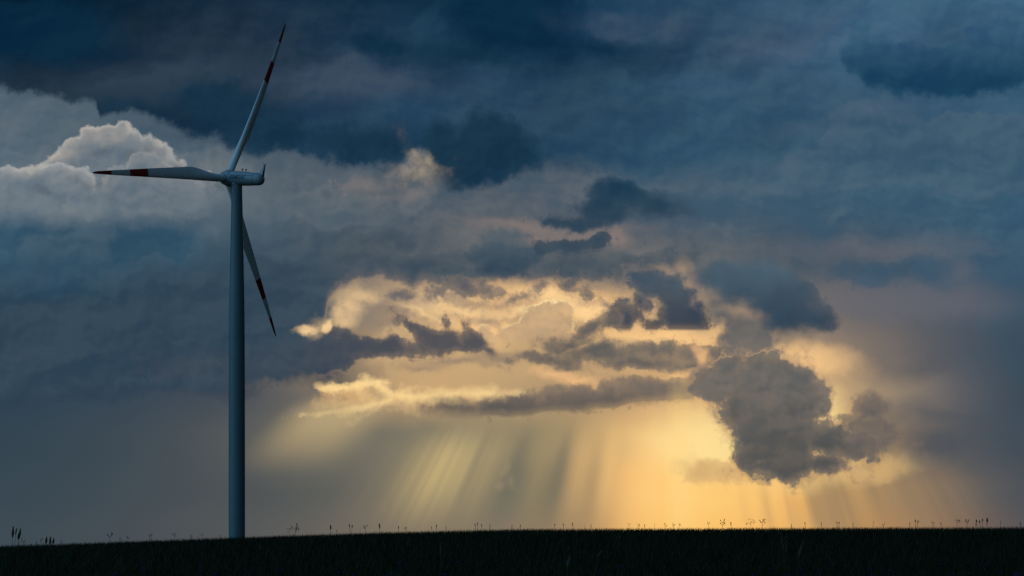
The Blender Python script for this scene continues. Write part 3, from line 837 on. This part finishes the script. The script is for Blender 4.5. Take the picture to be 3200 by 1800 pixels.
for d in (1.5, 8.0):
    MB().lathe(HUB + NA * (d - 0.03), NA, [(0, nrad(d) - 0.02), (0.01, nrad(d) + 0.012), (0.05, nrad(d) + 0.012), (0.06, nrad(d) - 0.02)], 56).build('panel_joint', M_SEAM, nacelle)
MB().tube([on_nacelle(1.6 + k * 0.4, R(24), 0.0) for k in range(17)], 0.025, 5).build('panel_joint', M_SEAM, nacelle)
for d in (4.1, 6.1, 7.9):
    MB().tube([on_nacelle(d, R(24), -0.02), on_nacelle(d, R(24), 0.06)], 0.09, 8).build('latch', M_SEAM, nacelle)
# roof fittings
for d in (4.0, 5.0):
    p = on_nacelle(d, R(96), -0.05)
    b = MB().tube([p, p + Vector((0, 0, 0.42))], 0.05, 6)
    b.lathe(p + Vector((0, 0, 0.36)), (0, 0, 1), [(0, 0.06), (0.06, 0.17), (0.2, 0.2), (0.34, 0.16), (0.4, 0.03)], 12)
    b.build('beacon', M_METAL, nacelle)
b = MB().tube([on_nacelle(2.0 + 0.5 * k, R(94), 0.07) for k in range(9)], 0.022, 5)
for k in range(9):
    b.tube([on_nacelle(2.0 + 0.5 * k, R(94), -0.03), on_nacelle(2.0 + 0.5 * k, R(94), 0.07)], 0.018, 5)
b.build('roof_rail', M_METAL, nacelle)
b = MB()
b.loft([[on_nacelle(d, R(a), l) for d, a in ((8.2, 80), (8.2, 104), (8.9, 104), (8.9, 80))] for l in (-0.02, 0.07)])
b.build('roof_hatch', M_SEAM, nacelle, smooth=False)
# tail fin with its instrument bar
zt = Vector((0, 0, 1))
base = on_nacelle(9.75, R(90), -0.25)
tipp = HUB + NA * 10.15 + UP * 3.2
hw = SIDE * 0.34
f0, f1 = base + UP * -0.05 - NA * 0.95 + UP * 0.25, HUB + NA * 9.98 + UP * 0.75
tf, tr_ = tipp - NA * 0.22, tipp + NA * 0.05
fin = MB()
fin.v = [tuple(p) for p in (f0, f1 + hw, f1 - hw, tf, tr_ + hw * 0.35, tr_ - hw * 0.35)]
fin.f = [(0, 1, 4, 3), (0, 3, 5, 2), (3, 4, 5), (0, 2, 1)]
fin = fin.build('tail_fin', M_NACELLE, nacelle, smooth=False)
b = MB()
o_ = NA * 0.02
b.v = [tuple(p) for p in (f1 + hw * 1.02 + o_, f1 - hw * 1.02 + o_, tr_ - hw * 0.36 + o_, tr_ + hw * 0.36 + o_, f1 + hw * 1.02 + o_ * 3, f1 - hw * 1.02 + o_ * 3, tr_ - hw * 0.36 + o_ * 3, tr_ + hw * 0.36 + o_ * 3)]
b.f = [(0, 1, 2, 3), (7, 6, 5, 4), (0, 4, 5, 1), (1, 5, 6, 2), (2, 6, 7, 3), (3, 7, 4, 0)]
b.build('fin_back', M_FIN, fin, smooth=False)
b = MB().tube([tipp - NA * 0.32, tipp + NA * 0.36], 0.06, 6)
for k in (-0.3, -0.1, 0.12, 0.34):
    b.tube([tipp + NA * k, tipp + NA * k + zt * 0.2], 0.03, 5)
    b.lathe(tipp + NA * k + zt * 0.16, (0, 0, 1), [(0, 0.03), (0.05, 0.07), (0.12, 0.03)], 8)
b.build('instrument_bar', M_METAL, fin)

# lettering wrapped on the drum
fc = bpy.data.curves.new('lettering', 'FONT')
fc.body = 'SIEMENS'
fc.size = 1.2
fc.offset = 0.034
fc.space_character = 1.04
fc.align_x = 'LEFT'
fo = bpy.data.objects.new('lettering_source', fc)
C.objects.link(fo)
dg = bpy.context.evaluated_depsgraph_get()
dg.update()
tm = bpy.data.meshes.new_from_object(fo.evaluated_get(dg))
bpy.data.objects.remove(fo)
tb = bmesh.new()
tb.from_mesh(tm)
for k in range(-2, 16):                                   # slice finely so the letters can bend round the drum
    bmesh.ops.bisect_plane(tb, geom=tb.verts[:] + tb.edges[:] + tb.faces[:], plane_co=(0, 0.0713 * k + 0.013, 0), plane_no=(0, 1, 0))
wid = max(v.co.x for v in tb.verts)
kx = 4.25 / wid
for v in tb.verts:
    d = 1.75 + v.co.x * kx
    ang = R(-11) + v.co.y / 1.55
    v.co = on_nacelle(d, ang, 0.012)
bmesh.ops.recalc_face_normals(tb, faces=tb.faces)
tb.to_mesh(tm)
tb.free()
tm.materials.clear()
tm.materials.append(M_LETTER)
lo = bpy.data.objects.new('lettering', tm)
C.objects.link(lo)
lo.parent = nacelle

# hub with its nose cone
hub = MB().lathe(HUB, AX, [(-1.15, 1.5), (-1.1, 1.56), (-0.6, 1.62), (0.2, 1.62), (0.8, 1.5), (1.3, 1.28), (1.8, 0.95), (2.15, 0.6), (2.35, 0.25), (2.4, 0.01)], 48).build('hub', M_NACELLE, root)

RR = 41.15


def lerp_tab(tab, x):
    if x <= tab[0][0]:
        return tab[0][1]
    for (x0, y0), (x1, y1) in zip(tab, tab[1:]):
        if x <= x1:
            t = (x - x0) / (x1 - x0)
            t = t * t * (3 - 2 * t) if False else t
            return y0 + (y1 - y0) * t
    return tab[-1][1]


LEAD = [(0, 0.84), (0.06, 0.84), (0.25, 0.66), (0.6, 0.42), (0.87, 0.26), (0.97, 0.17), (0.992, 0.1), (1.0, 0.02)]
TRAIL = [(0, 0.84), (0.055, 0.84), (0.10, 1.08), (0.15, 1.48), (0.2, 1.9), (0.235, 2.1), (0.26, 2.14), (0.29, 2.1), (0.6, 1.38), (0.87, 0.68), (0.97, 0.4), (0.992, 0.22), (1.0, 0.03)]
THICK = [(0, 0.84), (0.06, 0.82), (0.15, 0.62), (0.25, 0.42), (0.6, 0.17), (0.87, 0.075), (1.0, 0.01)]
BAND = 5.25


def blade(phi):
    S = UP * math.cos(phi) + SIDE * math.sin(phi)
    Ld = -UP * math.sin(phi) + SIDE * math.cos(phi)
    spans = sorted(set([round(x, 3) for x in [1.55, 2.0, 2.6, 3.2] + [3.6 + 0.75 * k for k in range(50)] + [RR - BAND, RR - 2 * BAND, RR - 3 * BAND, RR - 0.6, RR - 0.25, RR - 0.1, RR] if x <= RR]))
    spans = [s for i, s in enumerate(spans) if i == 0 or s - spans[i - 1] > 0.04 or s in (RR,)]
    n = 28
    rings = []
    for r in spans:
        s = (r - 1.55) / (RR - 1.55)
        le, te, th = lerp_tab(LEAD, s), lerp_tab(TRAIL, s), lerp_tab(THICK, s)
        w = max(0.0, min(1.0, (s - 0.05) / 0.17))
        w = w * w * (3 - 2 * w)
        tw = R(11) * (1 - s) ** 2 * w + R(1.5)
        ct, st = math.cos(tw), math.sin(tw)
        bend = 1.25 * s * s                       # the blades bow towards the wind
        ring = []
        for k in range(n):
            a = 2 * math.pi * k / n
            x = (te - le) / 2 - (te + le) / 2 * math.cos(a)            # -le (leading) .. +te (trailing)
            xc = (1 - math.cos(a)) / 2
            foil = 5 * (0.2969 * math.sqrt(xc) - 0.1260 * xc - 0.3516 * xc ** 2 + 0.2843 * xc ** 3 - 0.1036 * xc ** 4) / 0.5
            y = th * ((1 - w) * abs(math.sin(a)) + w * foil) * (1 if math.sin(a) >= 0 else -1)
            y += w * 0.06 * th * math.sin(math.pi * xc)
            xr, yr = x * ct + y * st, -x * st + y * ct
            ring.append(HUB + S * r - Ld * xr + NA * (yr * -1) * -1 + AX * bend)
        rings.append(ring)
    mb = MB().loft(rings)
    fm = []
    for i in range(len(spans) - 1):
        mid = RR - (spans[i] + spans[i + 1]) / 2
        red = mid < BAND or 2 * BAND < mid < 3 * BAND
        fm += [1 if red else 0] * n
    fm += [0, 1]
    o = mesh_obj('blade', mb.v, mb.f, [M_BLADE, M_RED], root, True, fm)
    # root sleeve and its dark joint
    MB().lathe(HUB + S * 0.6, S, [(0, 1.0), (0.75, 1.0), (0.88, 0.97), (0.9, 0.9)], 36).build('blade_sleeve', M_NACELLE, o)
    MB().lathe(HUB + S * 1.5, S, [(0, 0.86), (0.01, 0.9), (0.1, 0.9), (0.12, 0.84)], 36).build('root_joint', M_SEAM, o)
    return o


for ang in (97.6, -23.4, -143.4):
    blade(R(ang))

# ------------------------------------------------------------------ the crop, far too many leaves to count
import numpy as np
rng = np.random.default_rng(7)


def crop_top_arr(x, y):
    cx = np.array([c[0] for c in CREST]); ca = np.array([c[1] for c in CREST])
    ac = np.interp(x, cx, ca)
    k = np.clip(1 - y / Y0, 0, 1)
    near = A0 * Y0 - 0.62 * k * k * (3 - 2 * k)
    t = (y - Y0) / (CREST_Y - Y0)
    mid = (A0 + (ac - A0) * (1 - (1 - np.minimum(t, 1)) ** 2)) * y
    far = np.maximum((ac - 0.0011 * np.maximum(t - 1, 0) ** 2) * y, -5.0)
    return np.where(y < Y0, near, np.where(t <= 1, mid, far))


def grass_mesh(name, x, y, z0, h, wid, lean, mat, kind='stuff', flat=False):
    """bent tapering leaves: two quads and a tip each"""
    n = len(x)
    az = rng.uniform(0, 2 * np.pi, n)
    face = rng.normal(0, 0.6, n)                       # leaves mostly show their breadth to the light
    lx, ly = np.cos(az) * lean * h, np.sin(az) * lean * h
    wx, wy = np.cos(face) * wid * 0.5, np.sin(face) * wid * 0.5
    V = np.zeros((n, 7, 3), np.float32)
    for i, (t, w) in enumerate(((0.0, 0.8), (0.45, 1.0), (0.8, 0.65))):
        px, py, pz = x + lx * t * t, y + ly * t * t, z0 + h * t
        V[:, 2 * i, 0], V[:, 2 * i, 1], V[:, 2 * i, 2] = px - wx * w, py - wy * w, pz
        V[:, 2 * i + 1, 0], V[:, 2 * i + 1, 1], V[:, 2 * i + 1, 2] = px + wx * w, py + wy * w, pz
    V[:, 6, 0], V[:, 6, 1], V[:, 6, 2] = x + lx, y + ly, z0 + h * (1 - 0.25 * lean)
    b = (np.arange(n) * 7)[:, None]
    loops = np.concatenate([b + np.array([[0, 1, 3, 2]]), b + np.array([[2, 3, 5, 4]]), b + np.array([[4, 5, 6]])], axis=1).astype(np.int32)
    me = bpy.data.meshes.new(name)
    me.vertices.add(n * 7)
    me.vertices.foreach_set('co', V.ravel())
    me.loops.add(n * 11)
    me.loops.foreach_set('vertex_index', loops.ravel())
    me.polygons.add(n * 3)
    starts = (np.arange(n) * 11)[:, None] + np.array([[0, 4, 8]])
    me.polygons.foreach_set('loop_start', starts.ravel().astype(np.int32))
    try:
        me.polygons.foreach_set('loop_total', np.tile([4, 4, 3], n).astype(np.int32))
    except Exception:
        pass
    me.materials.append(mat)
    me.update(calc_edges=True)
    me.validate()
    o = bpy.data.objects.new(name, me)
    C.objects.link(o)
    if kind:
        o['kind'] = kind
    return o


# density falls off with distance; more at the crest, whose edge stands against the sky
def scatter(n, y0, y1, margin):
    y = 1 / rng.uniform(1 / y1, 1 / y0, n)
    x = rng.uniform(-1, 1, n) * (y * 0.262 + margin)
    return x, y


x1, y1 = scatter(150000, 8.5, 70, 2.0)
x2 = rng.uniform(-26, 26, 60000)
y2 = rng.uniform(60, 82, 60000)
X = np.concatenate([x1, x2]); Y = np.concatenate([y1, y2])
swell_h = np.array([mnoise.noise((a * 0.35, b * 0.22, 3.1)) for a, b in zip(X, Y)])
H = CROP_H * (0.985 + 0.03 * swell_h + 0.04 * rng.standard_normal(len(X)))
Z = crop_top_arr(X, Y) - CROP_H
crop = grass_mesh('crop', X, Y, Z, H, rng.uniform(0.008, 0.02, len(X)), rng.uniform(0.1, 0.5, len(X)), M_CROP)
tag(crop, 'dark green cereal crop covering the whole foreground field up to the crest', 'crop')

# cornflowers in the crop
nf = 90
xf, yf = scatter(nf, 16, 34, 0.5)
zf = crop_top_arr(xf, yf) - 0.02
fb = MB()
for a, b_, c in zip(xf, yf, zf):
    fb.tube([(a, b_, c - 0.3), (a, b_, c)], 0.0012, 3)
    fb.lathe((a, b_, c), (0.1, -0.6, 0.8), [(0, 0.004), (0.006, 0.013), (0.009, 0.011), (0.006, 0.004)], 8)
fl = fb.build('cornflowers', M_FLOWER)
tag(fl, 'tiny blue cornflowers scattered through the front of the dark crop', 'flowers', kind='stuff')

# ------------------------------------------------------------------ seed stalks standing above the crop
random.seed(11)


def stalk_shape(kind, h, s):
    """one wild plant; h = height over its foot, s = size of its head"""
    b = MB()
    top = Vector((random.uniform(-0.05, 0.05) * h, 0, h))
    mid = Vector((top.x * 0.25, 0, h * 0.55))
    rr = 0.007 + 0.004 * s
    if kind == 'thin':
        b.tube([(0, 0, 0), mid, top], [rr * 0.8, rr * 0.65, 0.002], 5)
        b.seed(top - (top - mid) * 0.35, top - mid, 0.16 * s, 0.012 * s)
    elif kind == 'ear':
        b.tube([(0, 0, 0), mid, top * 0.97], [rr, rr * 0.8, rr * 0.5], 5)
        b.seed(top - Vector((0, 0, 0.16 * s)), (random.uniform(-0.2, 0.2), 0, 1), 0.2 * s, 0.036 * s, 7)
        for k in range(3):
            z = h - 0.2 * s * random.uniform(0.3, 1.6)
            b.seed((top.x * z / h, 0, z), (random.choice((-1, 1)) * 0.6, 0.3, 0.8), 0.09 * s, 0.014 * s)
    elif kind == 'double':
        for sx in (-1, 1):
            e = top + Vector((sx * 0.06 * s, 0, random.uniform(-0.07, 0.02)))
            b.tube([(sx * 0.02, 0, 0), mid + Vector((sx * 0.03, 0, 0)), e], [rr, rr * 0.8, rr * 0.5], 5)
            b.seed(e - Vector((0, 0, 0.13 * s)), (sx * 0.15, 0, 1), 0.17 * s, 0.03 * s, 7)
    elif kind == 'forked':
        b.tube([(0, 0, 0), mid, top * 0.9], [rr, rr * 0.8, rr * 0.5], 5)
        for k in range(6):
            z = h * random.uniform(0.62, 0.93) if h < 0.7 else h - s * random.uniform(0.05, 0.3)
            p0 = Vector((top.x * z / h, 0, z))
            sx = random.choice((-1, 1)) * random.uniform(0.04, 0.13) * s
            p1 = p0 + Vector((sx, random.uniform(-0.04, 0.04), random.uniform(0.05, 0.14) * s))
            b.tube([p0, (p0 + p1) / 2 + Vector((sx * 0.25, 0, -0.01)), p1], [0.005, 0.004, 0.003], 4)
            b.seed(p1 - Vector((0, 0, 0.01)), (sx * 2, 0, 1), 0.075 * s, 0.024 * s)
    elif kind == 'drooping':
        b.tube([(0, 0, 0), mid, top * 0.92], [rr * 0.8, rr * 0.6, rr * 0.4], 5)
        for k in range(6):
            z = h - s * random.uniform(0.02, 0.26)
            p0 = Vector((top.x * z / h, 0, z))
            sx = random.choice((-1, 1, 1)) * random.uniform(0.06, 0.16) * s
            p1 = p0 + Vector((sx * 0.7, 0, 0.06 * s))
            p2 = p0 + Vector((sx, 0, 0.03 * s))
            b.tube([p0, p1, p2], [0.004, 0.003, 0.002], 4)
            b.seed(p2, (sx, 0, -1.2 * abs(sx) - 0.02), 0.07 * s, 0.012 * s)
    else:                                                        # leafy
        b.tube([(0, 0, 0), mid, top * 0.95], [rr * 1.2, rr, rr * 0.5], 5)
        for k in range(9):
            z = h - s * random.uniform(0.0, 0.3)
            p0 = Vector((top.x * z / h, 0, z))
            sx = random.uniform(-1, 1) * 0.11 * s
            b.seed(p0, (sx * 8, random.uniform(-0.4, 0.4), 1), random.uniform(0.07, 0.13) * s, 0.022 * s)
    return b


LOOK = {'thin': 'very thin seed stalk', 'ear': 'single-eared seed stalk', 'double': 'double-eared seed stalk',
        'forked': 'branching forked weed', 'drooping': 'drooping oat stalk', 'leafy': 'dense leafy weed'}
NAME = {'thin': 'seed_stalk', 'ear': 'seed_stalk', 'double': 'seed_stalk', 'forked': 'branching_weed', 'drooping': 'oat_stalk', 'leafy': 'leafy_weed'}
# photo column, photo height of the tip, kind, stretch of crest it stands on
BANDS = [('left of the turbine tower', 0, 765, [(72, 1684, 'forked'), (115, 1693, 'leafy'), (129, 1685, 'forked'), (190, 1691, 'leafy'), (345, 1667, 'forked'), (372, 1683, 'leafy'), (380, 1675, 'thin'), (399, 1677, 'forked'),
                                                 (468, 1667, 'double'), (546, 1666, 'forked'), (600, 1671, 'forked'), (633, 1665, 'drooping'), (688, 1671, 'leafy'), (738, 1667, 'leafy')]),
         ('right of the turbine tower', 765, 1250, [(905, 1648, 'drooping'), (922, 1638, 'forked'), (1031, 1642, 'ear'), (1056, 1654, 'leafy'), (1097, 1641, 'double'), (1124, 1651, 'thin'), (1145, 1643, 'forked'), (1187, 1637, 'ear'), (1243, 1644, 'ear')]),
         ('under the pale light shafts', 1250, 1900, [(1271, 1646, 'forked'), (1350, 1647, 'leafy'), (1364, 1640, 'ear'), (1393, 1646, 'leafy'), (1490, 1635, 'double'), (1507, 1638, 'ear'), (1531, 1639, 'leafy'), (1598, 1641, 'ear'),
                                                      (1625, 1640, 'ear'), (1730, 1637, 'ear'), (1759, 1637, 'ear'), (1793, 1634, 'ear'), (1825, 1637, 'thin'), (1844, 1640, 'leafy')]),
         ('under the brightest golden glow', 1900, 2200, [(1964, 1637, 'drooping'), (1998, 1638, 'forked'), (2017, 1639, 'ear'), (2048, 1634, 'thin'), (2081, 1637, 'forked'), (2109, 1637, 'forked'), (2124, 1636, 'drooping')]),
         ('under the big dark cloud', 2200, 2640, [(2214, 1634, 'forked'), (2260, 1625, 'forked'), (2287, 1632, 'ear'), (2345, 1620, 'drooping'), (2382, 1623, 'forked'), (2475, 1639, 'leafy'), (2519, 1632, 'ear'), (2568, 1634, 'leafy'), (2618, 1630, 'double')]),
         ('near the right edge', 2640, 3200, [(2668, 1635, 'leafy'), (2726, 1625, 'thin'), (2762, 1637, 'forked'), (2845, 1633, 'ear'), (2862, 1625, 'double'), (2915, 1630, 'double'), (2940, 1633, 'ear'), (2990, 1621, 'drooping'),
                                              (3023, 1625, 'forked'), (3050, 1625, 'ear'), (3067, 1622, 'double'), (3083, 1619, 'ear'), (3125, 1624, 'thin'), (3185, 1633, 'leafy')])]
ORD = ['first', 'second', 'third', 'fourth', 'fifth', 'sixth', 'seventh', 'eighth', 'ninth', 'tenth', 'eleventh', 'twelfth', 'thirteenth', 'fourteenth', 'fifteenth']
for where, _, _, items in BANDS:
    count = {}
    total = {}
    for it in items:
        total[it[2]] = total.get(it[2], 0) + 1
    for px, py, kind in items:
        yy = 71.0 + random.uniform(-2, 2)
        xx = (px - 1600) / FPX * yy
        zt_ = (HORIZON - py) / FPX * yy
        zg = crop_top(xx, yy) - CROP_H
        above = zt_ - (zg + CROP_H)
        s = max(0.4, min(0.95, above / 0.34))
        o = stalk_shape(kind, zt_ - zg, s).build(NAME[kind], M_DRY, loc=(xx, yy, zg))
        k = count.get(kind, 0)
        count[kind] = k + 1
        if total[kind] > 1:
            lab = ORD[k] + ' ' + LOOK[kind] + ' from left on the crest ' + where
        else:
            lab = LOOK[kind] + ' standing on the field crest ' + where
        tag(o, lab, 'wild plant', 'wild plants along the field crest')


# broad-headed reeds nearer the camera
def reed(px, tip, head_px, lean, dist, label, wide=1.0, group='reeds standing in front of the crest'):
    x = (px - 1600) / FPX * dist
    zt_ = (HORIZON - tip) / FPX * dist
    zg = crop_top(x, dist) - CROP_H
    h = zt_ - zg
    hl = head_px / FPX * dist
    r = bpy.data.objects.new('reed', None)
    r.empty_display_size = 0.2
    C.objects.link(r)
    r.location = (x - lean * (h - CROP_H), dist, zg)
    top = Vector((lean * (h - CROP_H), 0, h))
    foot = Vector((0, 0, 0))
    d = Vector((lean * 1.3, 0, 1)).normalized()
    neck = top - d * hl
    MB().tube([foot, foot.lerp(neck, 0.5) + Vector((-lean * 0.05, 0, 0)), neck], [0.006, 0.005, 0.004], 6).build('stem', M_DRY, r)
    b = MB()
    b.lathe(neck, d, [(0, 0.006), (hl * 0.15, 0.018 * wide), (hl * 0.4, 0.026 * wide), (hl * 0.65, 0.02 * wide), (hl * 0.85, 0.011 * wide), (hl, 0.002)], 8)
    for k in range(14):
        t = random.uniform(0.05, 0.85)
        b.seed(neck + d * hl * t, (random.uniform(-0.5, 0.5), random.uniform(-0.5, 0.5), 1), hl * 0.25, 0.008 * wide)
    b.build('seed_head', M_DRY, r)
    tag(r, label, 'reed', group)
    return r


reed(42, 1645, 36, 0.06, 42, 'tall dark reed nearest the left edge, leftmost of its clump of three')
reed(53, 1648, 24, 0.16, 42, 'slim dark reed in the middle of the tall clump by the left edge', 0.55)
reed(65, 1651, 34, 0.14, 42, 'dark reed leaning right, rightmost of the tall clump by the left edge')
reed(58, 1666, 20, 0.05, 42, 'short reed head tucked low inside the tall clump by the left edge', 0.8)
reed(146, 1676, 24, 0.08, 42, 'shorter dark reed, leftmost of the low clump right of the tall reeds')
reed(158, 1677, 26, 0.05, 42, 'upright dark reed in the middle of the low clump of reeds', 0.95)
reed(169, 1681, 20, 0.16, 42, 'dark reed leaning right, rightmost of the low clump of reeds', 0.9)
reed(2441, 1662, 60, -0.12, 24, 'dark reed leaning left, leftmost of three in the field below the big cloud', 0.7, 'dark reeds standing in the field')
reed(2457, 1672, 55, 0.0, 24, 'straight upright dark reed, middle one of three below the big cloud', 0.7, 'dark reeds standing in the field')
reed(2514, 1688, 60, 0.25, 24, 'thick dark reed leaning right in the field below the big cloud', 1.1, 'dark reeds standing in the field')
reed(1783, 1734, 46, 0.15, 19, 'thick dark reed low in the field below the pale light shafts', 1.0, 'dark reeds standing in the field')
reed(1884, 1720, 26, 0.6, 19, 'strongly bent dark reed in the field left of the golden glow', 0.6, 'dark reeds standing in the field')
reed(1379, 1696, 45, 0.02, 24, 'slim upright dark reed in the field left of the light shafts', 0.8, 'dark reeds standing in the field')
